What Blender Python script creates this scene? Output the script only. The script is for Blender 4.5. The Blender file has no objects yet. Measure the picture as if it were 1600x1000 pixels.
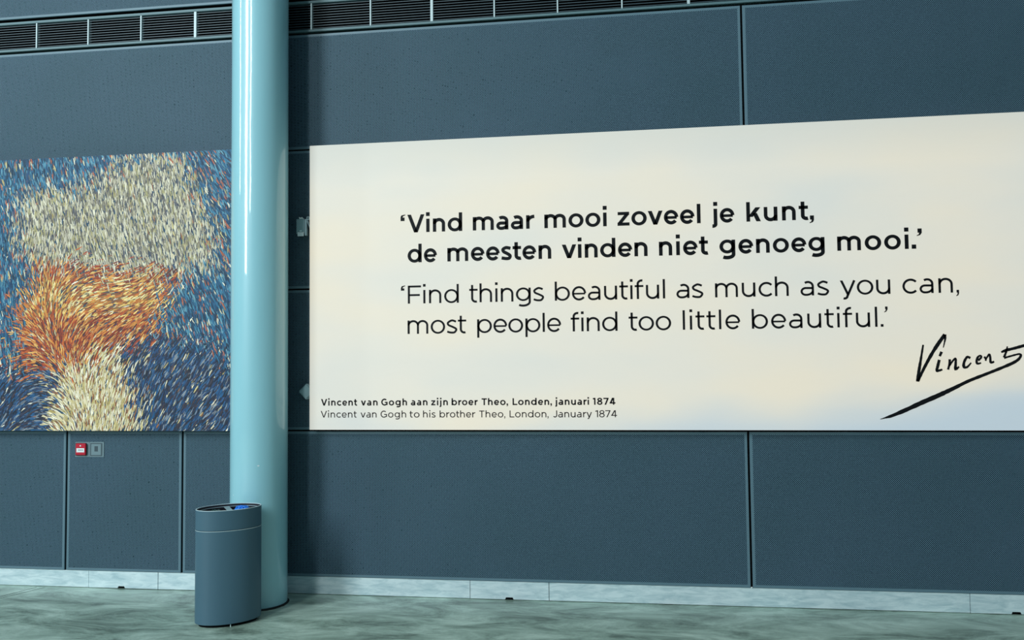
import bpy, bmesh, math, random
from math import sin, cos, pi, radians
from mathutils import Matrix, Vector

scene = bpy.context.scene
COL = scene.collection

# ------------------------------------------------------------------ camera
cam_d = bpy.data.cameras.new('camera')
cam_d.sensor_width = 36.0
cam_d.lens = 29.254
cam = bpy.data.objects.new('camera', cam_d)
COL.objects.link(cam)
_r = Vector((0.9904132, 0.1377139, -0.0107955)); _u = Vector((0.0171408, -0.0449733, 0.9988411)); _w = Vector((-0.1370688, 0.9894505, 0.0469027))
cam.matrix_world = Matrix(((_r.x, _u.x, -_w.x, 0.0), (_r.y, _u.y, -_w.y, -5.897), (_r.z, _u.z, -_w.z, 1.7), (0, 0, 0, 1)))
cam_d.clip_end = 200
scene.camera = cam

# ------------------------------------------------------------------ view, world, window light
scene.view_settings.view_transform = 'Standard'
scene.view_settings.look = 'None'
scene.view_settings.gamma = 1.0
scene.view_settings.use_curve_mapping = False
scene.view_settings.exposure = 0.0

world = bpy.data.worlds.new('world'); scene.world = world
world.use_nodes = True
wnt = world.node_tree; wnt.nodes.clear()
wo = wnt.nodes.new('ShaderNodeOutputWorld'); wb = wnt.nodes.new('ShaderNodeBackground')
wb.inputs['Color'].default_value = (0.58, 0.82, 0.98, 1)
wb.inputs['Strength'].default_value = 0.185
wnt.links.new(wb.outputs[0], wo.inputs['Surface'])


def window_light(az, dist, z, width, height, power, colour):
    """Tall window of the hall, az degrees to the left of the wall's normal as seen from the column."""
    d = bpy.data.lights.new('window_light', 'AREA')
    d.shape = 'RECTANGLE'; d.size = width; d.size_y = height; d.energy = power; d.color = colour
    o = bpy.data.objects.new('window_light', d); COL.objects.link(o)
    p = Vector((-2.6 - dist * sin(radians(az)), -0.25 - dist * cos(radians(az)), z))
    o.location = p
    o.rotation_euler = (Vector((-1.2, 0, 2.2)) - p).to_track_quat('-Z', 'Y').to_euler()


window_light(32, 14, 7.6, 2.6, 8.0, 1380, (0.80, 0.94, 1.0))
window_light(62, 14, 8.6, 0.8, 6.0, 300, (0.85, 0.97, 1.0))
window_light(14, 14, 8.6, 1.2, 7.0, 520, (0.85, 0.97, 1.0))


# ------------------------------------------------------------------ helpers
def lin(r, g, b):
    f = lambda c: (c / 255 / 12.92) if c / 255 <= 0.04045 else ((c / 255 + 0.055) / 1.055) ** 2.4
    return (f(r), f(g), f(b), 1.0)


def new_mat(name):
    m = bpy.data.materials.new(name); m.use_nodes = True
    nt = m.node_tree
    return m, nt, nt.nodes['Principled BSDF'], nt.links


def plain(name, col, rough=0.5, metal=0.0, spec=0.5, coat=0.0, emit=0.0, bump=0.0, vary=0.0, scale=8.0):
    m, nt, p, L = new_mat(name)
    p.inputs['Base Color'].default_value = col
    p.inputs['Roughness'].default_value = rough
    p.inputs['Metallic'].default_value = metal
    p.inputs['Specular IOR Level'].default_value = spec
    p.inputs['Coat Weight'].default_value = coat
    p.inputs['Coat Roughness'].default_value = 0.08
    if emit:
        p.inputs['Emission Color'].default_value = col
        p.inputs['Emission Strength'].default_value = emit
    tc = nt.nodes.new('ShaderNodeTexCoord')
    n = nt.nodes.new('ShaderNodeTexNoise'); n.inputs['Scale'].default_value = scale; n.inputs['Detail'].default_value = 5
    L.new(tc.outputs['Object'], n.inputs['Vector'])
    if vary:
        mx = nt.nodes.new('ShaderNodeMix'); mx.data_type = 'RGBA'
        mx.inputs[6].default_value = [c * (1 - vary) for c in col[:3]] + [1]
        mx.inputs[7].default_value = [min(1, c * (1 + vary)) for c in col[:3]] + [1]
        L.new(n.outputs['Fac'], mx.inputs[0]); L.new(mx.outputs[2], p.inputs['Base Color'])
    if bump:
        b = nt.nodes.new('ShaderNodeBump'); b.inputs['Strength'].default_value = bump; b.inputs['Distance'].default_value = 0.01
        L.new(n.outputs['Fac'], b.inputs['Height']); L.new(b.outputs[0], p.inputs['Normal'])
    return m


def bm_box(bm, x0, x1, y0, y1, z0, z1, bevel=0.0, mi=0):
    g = bmesh.new()
    bmesh.ops.create_cube(g, size=1)
    for v in g.verts:
        v.co = ((x0 + x1) / 2 + v.co.x * (x1 - x0), (y0 + y1) / 2 + v.co.y * (y1 - y0), (z0 + z1) / 2 + v.co.z * (z1 - z0))
    if bevel:
        bmesh.ops.bevel(g, geom=g.edges[:], offset=bevel, segments=2, affect='EDGES', clamp_overlap=True)
    for f in g.faces:
        f.material_index = mi
    t = bpy.data.meshes.new('t'); g.to_mesh(t); g.free()
    bm.from_mesh(t); bpy.data.meshes.remove(t)


def link(name, mesh, mats=(), parent=None):
    for m in mats:
        mesh.materials.append(m)
    o = bpy.data.objects.new(name, mesh); COL.objects.link(o)
    if parent is not None:
        o.parent = parent
    return o


def obj(name, bm, mats, parent=None, smooth=False):
    me = bpy.data.meshes.new(name)
    bmesh.ops.recalc_face_normals(bm, faces=bm.faces[:])
    bm.to_mesh(me); bm.free()
    if smooth:
        me.shade_smooth()
        try:
            me.set_sharp_from_angle(angle=radians(35))
        except Exception:
            pass
    return link(name, me, mats if isinstance(mats, (list, tuple)) else [mats], parent)


def box(name, x0, x1, y0, y1, z0, z1, mat, parent=None, bevel=0.0):
    bm = bmesh.new(); bm_box(bm, x0, x1, y0, y1, z0, z1, bevel)
    return obj(name, bm, mat, parent)


def thing(name, label, cat, loc=(0, 0, 0), group=None):
    o = bpy.data.objects.new(name, None); COL.objects.link(o)
    o.location = loc; o['label'] = label; o['category'] = cat
    o.empty_display_size = 0.1
    if group: o['group'] = group
    return o


def struct(o):
    o['kind'] = 'structure'
    return o


# ------------------------------------------------------------------ materials
# perforated painted sheet: staggered round holes, 12.5 mm apart
def perforated(name, col, rough):
    m, nt, p, L = new_mat(name)
    N = nt.nodes.new
    p.inputs['Base Color'].default_value = col; p.inputs['Roughness'].default_value = rough
    geo = N('ShaderNodeNewGeometry'); sep = N('ShaderNodeSeparateXYZ'); L.new(geo.outputs['Position'], sep.inputs[0])
    cmb = N('ShaderNodeCombineXYZ'); L.new(sep.outputs['X'], cmb.inputs[0]); L.new(sep.outputs['Z'], cmb.inputs[1])
    outs = []
    for off in (0.0, 0.5):
        sc = N('ShaderNodeVectorMath'); sc.operation = 'MULTIPLY_ADD'
        sc.inputs[1].default_value = (80, 80, 0); sc.inputs[2].default_value = (off, off, 0)
        L.new(cmb.outputs[0], sc.inputs[0])
        fr = N('ShaderNodeVectorMath'); fr.operation = 'FRACTION'; L.new(sc.outputs[0], fr.inputs[0])
        sb = N('ShaderNodeVectorMath'); sb.operation = 'SUBTRACT'; sb.inputs[1].default_value = (0.5, 0.5, 0); L.new(fr.outputs[0], sb.inputs[0])
        ln = N('ShaderNodeVectorMath'); ln.operation = 'LENGTH'; L.new(sb.outputs[0], ln.inputs[0])
        outs.append(ln.outputs['Value'])
    mn = N('ShaderNodeMath'); mn.operation = 'MINIMUM'; L.new(outs[0], mn.inputs[0]); L.new(outs[1], mn.inputs[1])
    mr = N('ShaderNodeMapRange'); mr.inputs['From Min'].default_value = 0.29; mr.inputs['From Max'].default_value = 0.35
    L.new(mn.outputs[0], mr.inputs['Value'])
    hole = N('ShaderNodeBsdfDiffuse'); hole.inputs['Color'].default_value = (0.004, 0.010, 0.014, 1)
    mix = N('ShaderNodeMixShader'); L.new(mr.outputs[0], mix.inputs[0])
    L.new(hole.outputs[0], mix.inputs[1]); L.new(p.outputs[0], mix.inputs[2])
    L.new(mix.outputs[0], nt.nodes['Material Output'].inputs['Surface'])
    n = N('ShaderNodeTexNoise'); n.inputs['Scale'].default_value = 1.3; n.inputs['Detail'].default_value = 3
    L.new(geo.outputs['Position'], n.inputs['Vector'])
    mx = N('ShaderNodeMix'); mx.data_type = 'RGBA'
    mx.inputs[6].default_value = (col[0] * .85, col[1] * .9, col[2] * .85, 1); mx.inputs[7].default_value = (col[0] * 1.15, col[1] * 1.08, col[2] * 1.12, 1)
    L.new(n.outputs['Fac'], mx.inputs[0]); L.new(mx.outputs[2], p.inputs['Base Color'])
    return m


PANEL = lin(114, 148, 168)
M_perf = perforated('perforated_sheet', PANEL, 0.55)
M_sheet = plain('painted_sheet_edge', lin(98, 126, 138), 0.45, vary=0.06, scale=3)
M_black = plain('black_void', (0.003, 0.004, 0.005, 1), 0.9, spec=0.1)
M_rail = plain('louvre_rail', lin(95, 125, 130), 0.5, vary=0.08)
M_slat = plain('louvre_slat', lin(70, 88, 96), 0.45, vary=0.08)
M_divider = plain('louvre_divider', lin(205, 220, 222), 0.4, vary=0.04)
M_white = plain('white_frame', lin(238, 242, 240), 0.5, vary=0.02)
M_ink = plain('black_ink', lin(14, 16, 20), 0.6, spec=0.2)
M_bin = plain('grey_lacquer', lin(74, 106, 122), 0.42, vary=0.03, scale=3, bump=0.02)
M_bin_rim = plain('pale_rim', lin(224, 242, 244), 0.3)
M_tray = plain('grey_tray', lin(150, 172, 178), 0.45)
M_bin_in = plain('dark_bin_inside', lin(34, 30, 40), 0.7)
M_grey_box = plain('grey_plastic', lin(118, 140, 146), 0.45, vary=0.05)
M_dark_grey = plain('dark_grey_plastic', lin(60, 76, 84), 0.5)
M_shell = plain('pale_grey_shell', lin(146, 172, 178), 0.45, vary=0.04)
M_red = plain('red_plastic', lin(200, 20, 50), 0.35)
M_darkred = plain('dark_red_plastic', lin(70, 8, 20), 0.4)
M_blue = plain('blue_bag', lin(30, 130, 235), 0.3, bump=0.6, scale=30)
M_green = plain('dark_green_bag', lin(20, 60, 52), 0.3, bump=0.6, scale=30)
M_seal = plain('dark_sealant', lin(30, 36, 38), 0.8, bump=0.3, scale=40)
M_chip = plain('bare_chip', lin(230, 238, 240), 0.5)


def column_mat():
    m, nt, p, L = new_mat('glossy_blue_paint'); N = nt.nodes.new
    p.inputs['Roughness'].default_value = 0.35
    p.inputs['Coat Weight'].default_value = 1.0; p.inputs['Coat Roughness'].default_value = 0.03
    tc = N('ShaderNodeTexCoord')
    mp = N('ShaderNodeMapping'); mp.inputs['Scale'].default_value = (6, 6, 1.2); L.new(tc.outputs['Object'], mp.inputs[0])
    n = N('ShaderNodeTexNoise'); n.inputs['Scale'].default_value = 1.5; n.inputs['Detail'].default_value = 2; L.new(mp.outputs[0], n.inputs['Vector'])
    mx = N('ShaderNodeMix'); mx.data_type = 'RGBA'
    mx.inputs[6].default_value = lin(156, 212, 222); mx.inputs[7].default_value = lin(166, 220, 230)
    L.new(n.outputs['Fac'], mx.inputs[0]); L.new(mx.outputs[2], p.inputs['Base Color'])
    b = N('ShaderNodeBump'); b.inputs['Strength'].default_value = 0.22; b.inputs['Distance'].default_value = 0.008
    L.new(n.outputs['Fac'], b.inputs['Height']); L.new(b.outputs[0], p.inputs['Coat Normal'])
    return m


def floor_mat():
    m, nt, p, L = new_mat('polished_concrete'); N = nt.nodes.new
    tc = N('ShaderNodeTexCoord')
    mp = N('ShaderNodeMapping'); mp.inputs['Scale'].default_value = (1.3, 3.4, 1); mp.inputs['Rotation'].default_value = (0, 0, 0.3)
    L.new(tc.outputs['Object'], mp.inputs[0])
    n1 = N('ShaderNodeTexNoise'); n1.inputs['Scale'].default_value = 1.3; n1.inputs['Detail'].default_value = 9; n1.inputs['Roughness'].default_value = 0.74; n1.inputs['Distortion'].default_value = 0.6
    L.new(mp.outputs[0], n1.inputs['Vector'])
    r = N('ShaderNodeValToRGB'); e = r.color_ramp.elements
    e[0].position = 0.37; e[0].color = lin(102, 120, 107); e[1].position = 0.64; e[1].color = lin(204, 226, 210)
    e2 = r.color_ramp.elements.new(0.5); e2.color = lin(160, 184, 168)
    L.new(n1.outputs['Fac'], r.inputs[0]); L.new(r.outputs[0], p.inputs['Base Color'])
    n2 = N('ShaderNodeTexNoise'); n2.inputs['Scale'].default_value = 9; n2.inputs['Detail'].default_value = 6; L.new(mp.outputs[0], n2.inputs['Vector'])
    mr = N('ShaderNodeMapRange'); mr.inputs['To Min'].default_value = 0.25; mr.inputs['To Max'].default_value = 0.5
    L.new(n2.outputs['Fac'], mr.inputs['Value']); L.new(mr.outputs[0], p.inputs['Roughness'])
    b = N('ShaderNodeBump'); b.inputs['Strength'].default_value = 0.12; b.inputs['Distance'].default_value = 0.01
    L.new(n2.outputs['Fac'], b.inputs['Height']); L.new(b.outputs[0], p.inputs['Normal'])
    return m


def plinth_mat():
    m, nt, p, L = new_mat('brushed_metal_plinth'); N = nt.nodes.new
    p.inputs['Metallic'].default_value = 0.25
    geo = N('ShaderNodeNewGeometry')
    mp = N('ShaderNodeMapping'); mp.inputs['Scale'].default_value = (3, 1, 14); L.new(geo.outputs['Position'], mp.inputs[0])
    n = N('ShaderNodeTexNoise'); n.inputs['Scale'].default_value = 2.2; n.inputs['Detail'].default_value = 9; n.inputs['Roughness'].default_value = 0.65; n.inputs['Distortion'].default_value = 0.6
    L.new(mp.outputs[0], n.inputs['Vector'])
    r = N('ShaderNodeValToRGB'); e = r.color_ramp.elements
    e[0].position = 0.3; e[0].color = lin(182, 208, 214); e[1].position = 0.6; e[1].color = lin(232, 246, 248)
    L.new(n.outputs['Fac'], r.inputs[0]); L.new(r.outputs[0], p.inputs['Base Color'])
    mr = N('ShaderNodeMapRange'); mr.inputs['To Min'].default_value = 0.3; mr.inputs['To Max'].default_value = 0.55
    L.new(n.outputs['Fac'], mr.inputs['Value']); L.new(mr.outputs[0], p.inputs['Roughness'])
    return m


def banner_mat():
    """Printed, backlit textile: cream with a pale blue foot and faint tints (the print's own colours)."""
    m, nt, p, L = new_mat('printed_textile'); N = nt.nodes.new
    geo = N('ShaderNodeNewGeometry')
    mp = N('ShaderNodeMapping'); mp.inputs['Scale'].default_value = (0.55, 1, 1.5); L.new(geo.outputs['Position'], mp.inputs[0])
    n = N('ShaderNodeTexNoise'); n.inputs['Scale'].default_value = 1.1; n.inputs['Detail'].default_value = 2.5; L.new(mp.outputs[0], n.inputs['Vector'])
    r = N('ShaderNodeValToRGB'); e = r.color_ramp.elements
    e[0].position = 0.32; e[0].color = lin(232, 232, 224); e[1].position = 0.70; e[1].color = lin(250, 238, 216)
    x = r.color_ramp.elements.new(0.5); x.color = lin(242, 236, 222)
    L.new(n.outputs['Fac'], r.inputs[0])
    sep = N('ShaderNodeSeparateXYZ'); L.new(geo.outputs['Position'], sep.inputs[0])
    # blue tint: height measured up from the lower edge, with a wavy border that climbs towards the far end
    w = N('ShaderNodeMath'); w.operation = 'MULTIPLY_ADD'; w.inputs[1].default_value = 0.9; L.new(n.outputs['Fac'], w.inputs[0]); L.new(sep.outputs['Z'], w.inputs[2])
    w2 = N('ShaderNodeMath'); w2.operation = 'MULTIPLY_ADD'; w2.inputs[1].default_value = -0.10; L.new(sep.outputs['X'], w2.inputs[0]); L.new(w.outputs[0], w2.inputs[2])
    mr = N('ShaderNodeMapRange'); mr.inputs['From Min'].default_value = 1.45; mr.inputs['From Max'].default_value = 1.95
    mr.inputs['To Min'].default_value = 1; mr.inputs['To Max'].default_value = 0; mr.interpolation_type = 'SMOOTHSTEP'
    L.new(w2.outputs[0], mr.inputs['Value'])
    mx = N('ShaderNodeMix'); mx.data_type = 'RGBA'; L.new(mr.outputs[0], mx.inputs[0]); L.new(r.outputs[0], mx.inputs[6]); mx.inputs[7].default_value = lin(204, 218, 227)
    # cool grey upper margin of the print
    mr2 = N('ShaderNodeMapRange'); mr2.inputs['From Min'].default_value = 3.0; mr2.inputs['From Max'].default_value = 3.3; mr2.inputs['To Max'].default_value = 0.55
    L.new(sep.outputs['Z'], mr2.inputs['Value'])
    mx2 = N('ShaderNodeMix'); mx2.data_type = 'RGBA'; L.new(mr2.outputs[0], mx2.inputs[0]); L.new(mx.outputs[2], mx2.inputs[6]); mx2.inputs[7].default_value = lin(214, 218, 212)
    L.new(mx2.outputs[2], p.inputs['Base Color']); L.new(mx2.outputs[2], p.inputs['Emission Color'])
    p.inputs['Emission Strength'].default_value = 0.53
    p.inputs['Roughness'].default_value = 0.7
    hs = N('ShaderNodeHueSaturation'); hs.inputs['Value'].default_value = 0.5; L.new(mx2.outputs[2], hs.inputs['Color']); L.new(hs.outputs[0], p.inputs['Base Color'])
    n3 = N('ShaderNodeTexNoise'); n3.inputs['Scale'].default_value = 3; n3.inputs['Detail'].default_value = 3; n3.inputs['Distortion'].default_value = 2; L.new(mp.outputs[0], n3.inputs['Vector'])
    b = N('ShaderNodeBump'); b.inputs['Strength'].default_value = 0.15; b.inputs['Distance'].default_value = 0.01
    L.new(n3.outputs['Fac'], b.inputs['Height']); L.new(b.outputs[0], p.inputs['Normal'])
    return m


def dab_mat():
    m, nt, p, L = new_mat('printed_paint_dabs'); N = nt.nodes.new
    a = N('ShaderNodeAttribute'); a.attribute_name = 'Col'
    hs = N('ShaderNodeHueSaturation'); hs.inputs['Value'].default_value = 0.8; L.new(a.outputs['Color'], hs.inputs['Color'])
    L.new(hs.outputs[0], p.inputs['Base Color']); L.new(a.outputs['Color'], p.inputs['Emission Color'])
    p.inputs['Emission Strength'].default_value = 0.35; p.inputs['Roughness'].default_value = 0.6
    return m


M_col = column_mat(); M_floor = floor_mat(); M_plinth = plinth_mat(); M_banner = banner_mat(); M_dab = dab_mat()

# ------------------------------------------------------------------ floor
bm = bmesh.new(); bm_box(bm, -14, 14, -16, 0.30, -0.12, 0.0)
floor = struct(obj('floor', bm, M_floor))
def groove(p, q, w, mat, name):
    bm = bmesh.new()
    d = (Vector(q) - Vector(p)); n = Vector((-d.y, d.x)).normalized() * w / 2
    a = [Vector(p) - n, Vector(q) - n, Vector(q) + n, Vector(p) + n]
    lo = [bm.verts.new((v.x, v.y, -0.0004)) for v in a]; hi = [bm.verts.new((v.x, v.y, 0.0006)) for v in a]
    bm.faces.new(hi); bm.faces.new(lo[::-1])
    for i in range(4):
        bm.faces.new((lo[i], lo[(i + 1) % 4], hi[(i + 1) % 4], hi[i]))
    return obj(name, bm, mat, floor)
M_groove = plain('dark_floor_joint', lin(50, 62, 60), 0.8)
M_scratch = plain('pale_floor_scratch', lin(190, 208, 196), 0.5)
groove((-4.62, -0.38), (-4.50, -0.02), 0.006, M_groove, 'floor_joint')
groove((-4.56, -0.33), (-4.43, -0.02), 0.006, M_groove, 'floor_joint')
groove((-2.30, -0.86), (-1.93, -0.03), 0.004, M_scratch, 'floor_scratch')
groove((-2.24, -0.55), (-2.02, -0.05), 0.003, M_scratch, 'floor_scratch')

groove((0.985, -0.12), (1.005, -0.24), 0.005, M_scratch, 'floor_scratch')
groove((1.02, -0.20), (0.985, -0.22), 0.006, M_scratch, 'floor_scratch')
groove((1.50, -0.27), (1.52, -0.35), 0.006, M_scratch, 'floor_scratch')
groove((-2.36, -0.62), (-2.12, -0.38), 0.004, M_scratch, 'floor_scratch')

# ------------------------------------------------------------------ back wall: dark backing + perforated panels
bm = bmesh.new()
bm_box(bm, -14, 14, 0.045, 0.30, 0.0, 7.2)
bm_box(bm, -14, 14, 0.0125, 0.0449, 0.1305, 4.166); bm_box(bm, -14, 14, 0.0125, 0.0449, 4.440, 7.2)
wall = struct(obj('wall_back', bm, M_black))


def panel(x0, x1, z0, z1, parent=wall):
    bd = 0.019
    bm = bmesh.new()
    y0, y1, bv = 0.0, 0.012, 0.002
    xs = [x0 + bv, x0 + bd, x1 - bd, x1 - bv]; zs = [z0 + bv, z0 + bd, z1 - bd, z1 - bv]
    g = [[bm.verts.new((x, y0, z)) for x in xs] for z in zs]
    for j in range(3):
        for i in range(3):
            f = bm.faces.new((g[j][i], g[j][i + 1], g[j + 1][i + 1], g[j + 1][i]))
            f.material_index = 0 if (i == 1 and j == 1) else 1
    # folded edge: bevel ring then return to the backing
    loop = [g[0][0], g[0][1], g[0][2], g[0][3], g[1][3], g[2][3], g[3][3], g[3][2], g[3][1], g[3][0], g[2][0], g[1][0]]
    def off(v, y):
        x = x0 if v.co.x <= x0 + bv + 1e-6 else x1 if v.co.x >= x1 - bv - 1e-6 else v.co.x
        z = z0 if v.co.z <= z0 + bv + 1e-6 else z1 if v.co.z >= z1 - bv - 1e-6 else v.co.z
        return bm.verts.new((x, y, z))
    r1 = [off(v, y0 + bv) for v in loop]; r2 = [bm.verts.new((v.co.x, y1, v.co.z)) for v in r1]
    n = len(loop)
    for i in range(n):
        k = (i + 1) % n
        for a, b in ((loop, r1), (r1, r2)):
            f = bm.faces.new((a[i], a[k], b[k], b[i])); f.material_index = 1
    f = bm.faces.new(r2[::-1]); f.material_index = 1
    return obj('wall_panel', bm, [M_perf, M_sheet], parent)


G = 0.0075   # half of a joint
def row(z0, z1, joints):
    for a, b in zip(joints, joints[1:]):
        panel(a + G, b - G, z0, z1)
row(0.131, 1.184, [-8.90, -7.02, -5.23, -4.279, -3.330, -2.60, 0.808, 4.20, 7.60])
row(1.196, 2.229, [-8.90, -6.95, -4.75, -2.60, 0.82, 4.20, 7.60])
row(2.241, 3.276, [-8.90, -6.95, -4.75, -2.60, 0.82, 4.20, 7.60])
row(3.288, 4.160, [-9.35, -5.98, -2.60, 0.829, 4.20, 7.60])
row(4.444, 5.60, [-9.35, -5.98, -2.60, 0.829, 4.20, 7.60])
row(5.612, 7.15, [-9.35, -5.98, -2.60, 0.829, 4.20, 7.60])

# ------------------------------------------------------------------ louvre strip
lv = thing('louvre_grille', 'long dark louvre grille of thin slats with pale upright dividers, above the perforated panels', 'ventilation grille', (0, 0.04, 4.3))
def lbox(name, x0, x1, y0, y1, z0, z1, mat, parent, bevel=0.0):
    bm = bmesh.new(); p = parent.location
    bm_box(bm, x0 - p.x, x1 - p.x, y0 - p.y, y1 - p.y, z0 - p.z, z1 - p.z, bevel)
    return obj(name, bm, mat, parent)
div = [-4.597, -4.153, -3.707, -3.257, -2.79, -2.323, -1.861, -1.393, -0.925, -0.461, 0.001, 0.469]
div = [-4.597 - 0.46 * k for k in range(9, 0, -1)] + div + [0.469 + 0.465 * k for k in range(1, 15)]
wide0 = div.index(-3.257) % 4
LX0, LX1 = div[0], div[-1]
lbox('rail', LX0, LX1, 0.004, 0.044, 4.401, 4.421, M_rail, lv, 0.002)
lbox('rail', LX0, LX1, 0.004, 0.044, 4.182, 4.200, M_rail, lv, 0.002)
for i, x in enumerate(div):
    w = 0.0095 if i % 4 == wide0 else 0.0048
    lbox('divider', x - w, x + w, 0.006, 0.043, 4.2005, 4.4005, M_divider, lv)
slat_mesh = {}
for i, (a, b) in enumerate(zip(div, div[1:])):
    if not (-5.2 < a < 0.95):
        continue
    L_ = round(b - a - 0.018, 3)
    if L_ not in slat_mesh:
        bm = bmesh.new()
        pr = [(0.0, -0.0045), (0.0, -0.0005), (0.019, 0.0095), (0.021, 0.0075)]     # y, z of a tilted blade
        e = [[bm.verts.new((s * L_ / 2, y, z)) for (y, z) in pr] for s in (-1, 1)]
        bm.faces.new(e[0]); bm.faces.new(e[1][::-1])
        for k in range(4):
            bm.faces.new((e[0][k], e[0][(k + 1) % 4], e[1][(k + 1) % 4], e[1][k]))
        bmesh.ops.recalc_face_normals(bm, faces=bm.faces[:])
        me = bpy.data.meshes.new('slat'); bm.to_mesh(me); bm.free(); me.materials.append(M_slat); slat_mesh[L_] = me
    for k in range(10):
        o = bpy.data.objects.new('slat', slat_mesh[L_]); COL.objects.link(o); o.parent = lv
        o.location = ((a + b) / 2, 0.012 - 0.04, 4.2115 + 0.0198 * k - 4.3)
# bays far outside the view: joined
bm = bmesh.new()
for a, b in zip(div, div[1:]):
    if not (-5.2 < a < 0.95):
        for k in range(10):
            bm_box(bm, a + 0.009, b - 0.009, 0.012 - 0.04, 0.031 - 0.04, 4.207 + 0.0198 * k - 4.3, 4.213 + 0.0198 * k - 4.3)
s = obj('slat', bm, M_slat, lv); s['kind'] = 'stuff'

# ------------------------------------------------------------------ metal plinth
base = struct(box('baseboard_back', -14, 14, 0.018, 0.0445, 0.0, 0.129, M_black))
pj = [(-9.3, 0), (-7.2, 0), (-6.6, 1), (-4.088, 0), (-3.522, 1), (-1.14, 0), (-0.576, 1), (2.199, 0), (2.765, 1), (5.6, 0), (6.2, 1), (8.5, 0)]
for (a, _), (b, cover) in zip(pj, pj[1:]):
    bm = bmesh.new()
    y0 = 0.006 if cover else 0.008
    if cover:      # service cover with a finger notch in its lower edge
        c = (a + b) / 2 - 0.0
        c = {(-4.088): -3.819, (-1.14): -0.858, (2.199): 2.48}.get(a, c)
        pts = [(a + .002, .004), (c - .03, .004), (c - .024, .018), (c + .024, .018), (c + .03, .004), (b - .002, .004), (b - .002, .128), (a + .002, .128)]
    else:
        pts = [(a + .002, .004), (b - .002, .004), (b - .002, .128), (a + .002, .128)]
    f = [bm.verts.new((x, y0, z)) for x, z in pts]; k = [bm.verts.new((x, 0.0175, z)) for x, z in pts]
    bm.faces.new(f); bm.faces.new(k[::-1])
    for i in range(len(pts)):
        j = (i + 1) % len(pts); bm.faces.new((f[i], f[j], k[j], k[i]))
    bmesh.ops.triangulate(bm, faces=[x for x in bm.faces if len(x.verts) > 4])
    obj('plinth_plate', bm, M_plinth, base)
bm = bmesh.new(); bmesh.ops.create_icosphere(bm, subdivisions=2, radius=0.006, matrix=Matrix.Translation((0.808, 0.006, 0.131)))
obj('plinth_plug', bm, M_white, base, True)


# ------------------------------------------------------------------ column
def ring(bm, rx, ry, z, n, cx=0, cy=0, th=0.0, start=0):
    vs = []
    for i in range(n):
        t = 2 * pi * i / n
        x, y = rx * cos(t), ry * sin(t)
        vs.append(bm.verts.new((cx + x * cos(th) - y * sin(th), cy + x * sin(th) + y * cos(th), z)))
    return vs
def bridge(bm, a, b, mi=0):
    n = len(a)
    for i in range(n):
        f = bm.faces.new((a[i], a[(i + 1) % n], b[(i + 1) % n], b[i])); f.material_index = mi

CX, CY, CR = -2.609, -0.245, 0.198
col = thing('column', 'glossy pale blue round steel column rising past the wall beside the grey litter bin', 'column', (CX, CY, 0))
bm = bmesh.new()
zs = [0.010, 0.012] + [0.15 * k for k in range(1, 48)]
rs = [ring(bm, CR - (0.002 if i == 0 else 0), CR - (0.002 if i == 0 else 0), z, 96) for i, z in enumerate(zs)]
for a, b in zip(rs, rs[1:]): bridge(bm, a, b)
bm.faces.new(rs[0][::-1]); bm.faces.new(rs[-1])
obj('shaft', bm, M_col, col, True)
bm = bmesh.new()
rnd = random.Random(4)
jit = [rnd.uniform(-0.0015, 0.003) for _ in range(96)]
def jr(r, z):
    return [bm.verts.new(((r + jit[i]) * cos(2 * pi * i / 96) + 0.004, (r + jit[i]) * sin(2 * pi * i / 96) - 0.003, z)) for i in range(96)]
a, b, c = jr(CR + 0.007, 0.0), jr(CR + 0.006, 0.007), jr(CR - 0.01, 0.0095)
bridge(bm, a, b); bridge(bm, b, c); bm.faces.new(a[::-1]); bm.faces.new(c)
obj('base_seal', bm, M_seal, col, True)
def chip(az, z, w, h):
    bm = bmesh.new(); n = 8; vs = []
    for i in range(n):
        t = 2 * pi * i / n; A = az + cos(t) * w / CR * (1 + 0.3 * sin(3 * t))
        vs.append(bm.verts.new((cos(A) * (CR + .0006), sin(A) * (CR + .0006), z + sin(t) * h)))
    ce = bm.verts.new((cos(az) * (CR + .0014), sin(az) * (CR + .0014), z))
    for i in range(n): bm.faces.new((ce, vs[i], vs[(i + 1) % n]))
    obj('paint_chip', bm, M_chip, col)
chip(radians(-90 - 24.7 + 50 - 26 + 24), 0.985, 0.008, 0.005)
chip(radians(-124), 0.78, 0.004, 0.003)

# ------------------------------------------------------------------ litter bin
BX, BY, BA, BB, BT, BH = -2.628, -0.657, 0.208, 0.138, 0.611, 0.743
lb = thing('litter_bin', 'slate grey oval litter bin with an open two-hole top, standing against the pale blue column', 'litter bin', (BX, BY, 0))
def er(bm, d, z, n=96): return ring(bm, BA - d, BB - d, z, n, th=BT)
def profile(name, pr, mat, cap_lo=True, cap_hi=False, parent=lb):
    bm = bmesh.new(); rr = [er(bm, d, z) for d, z in pr]
    for a, b in zip(rr, rr[1:]): bridge(bm, a, b)
    if cap_lo: bm.faces.new(rr[0][::-1])
    if cap_hi: bm.faces.new(rr[-1])
    return obj(name, bm, mat, parent, True)
profile('foot_plate', [(0.024, 0.0), (0.024, 0.024), (0.04, 0.026)], M_black, True, True)
profile('body', [(0.03, 0.020), (0.002, 0.020), (0.0, 0.022), (0.0, 0.611), (0.0015, 0.613), (0.02, 0.613)], M_bin, True, True)
profile('top_section', [(0.02, 0.6135), (0.004, 0.6145), (0.004, 0.6165), (0.0, 0.6175), (0.0, BH - 0.002), (0.0015, BH), (0.0055, BH), (0.0065, BH - 0.002), (0.0065, 0.62)], M_bin, True, True)
profile('rim', [(0.0012, BH - 0.001), (0.0012, BH + 0.002), (0.006, BH + 0.002), (0.006, BH - 0.001)], M_bin_rim, False, False)
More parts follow.
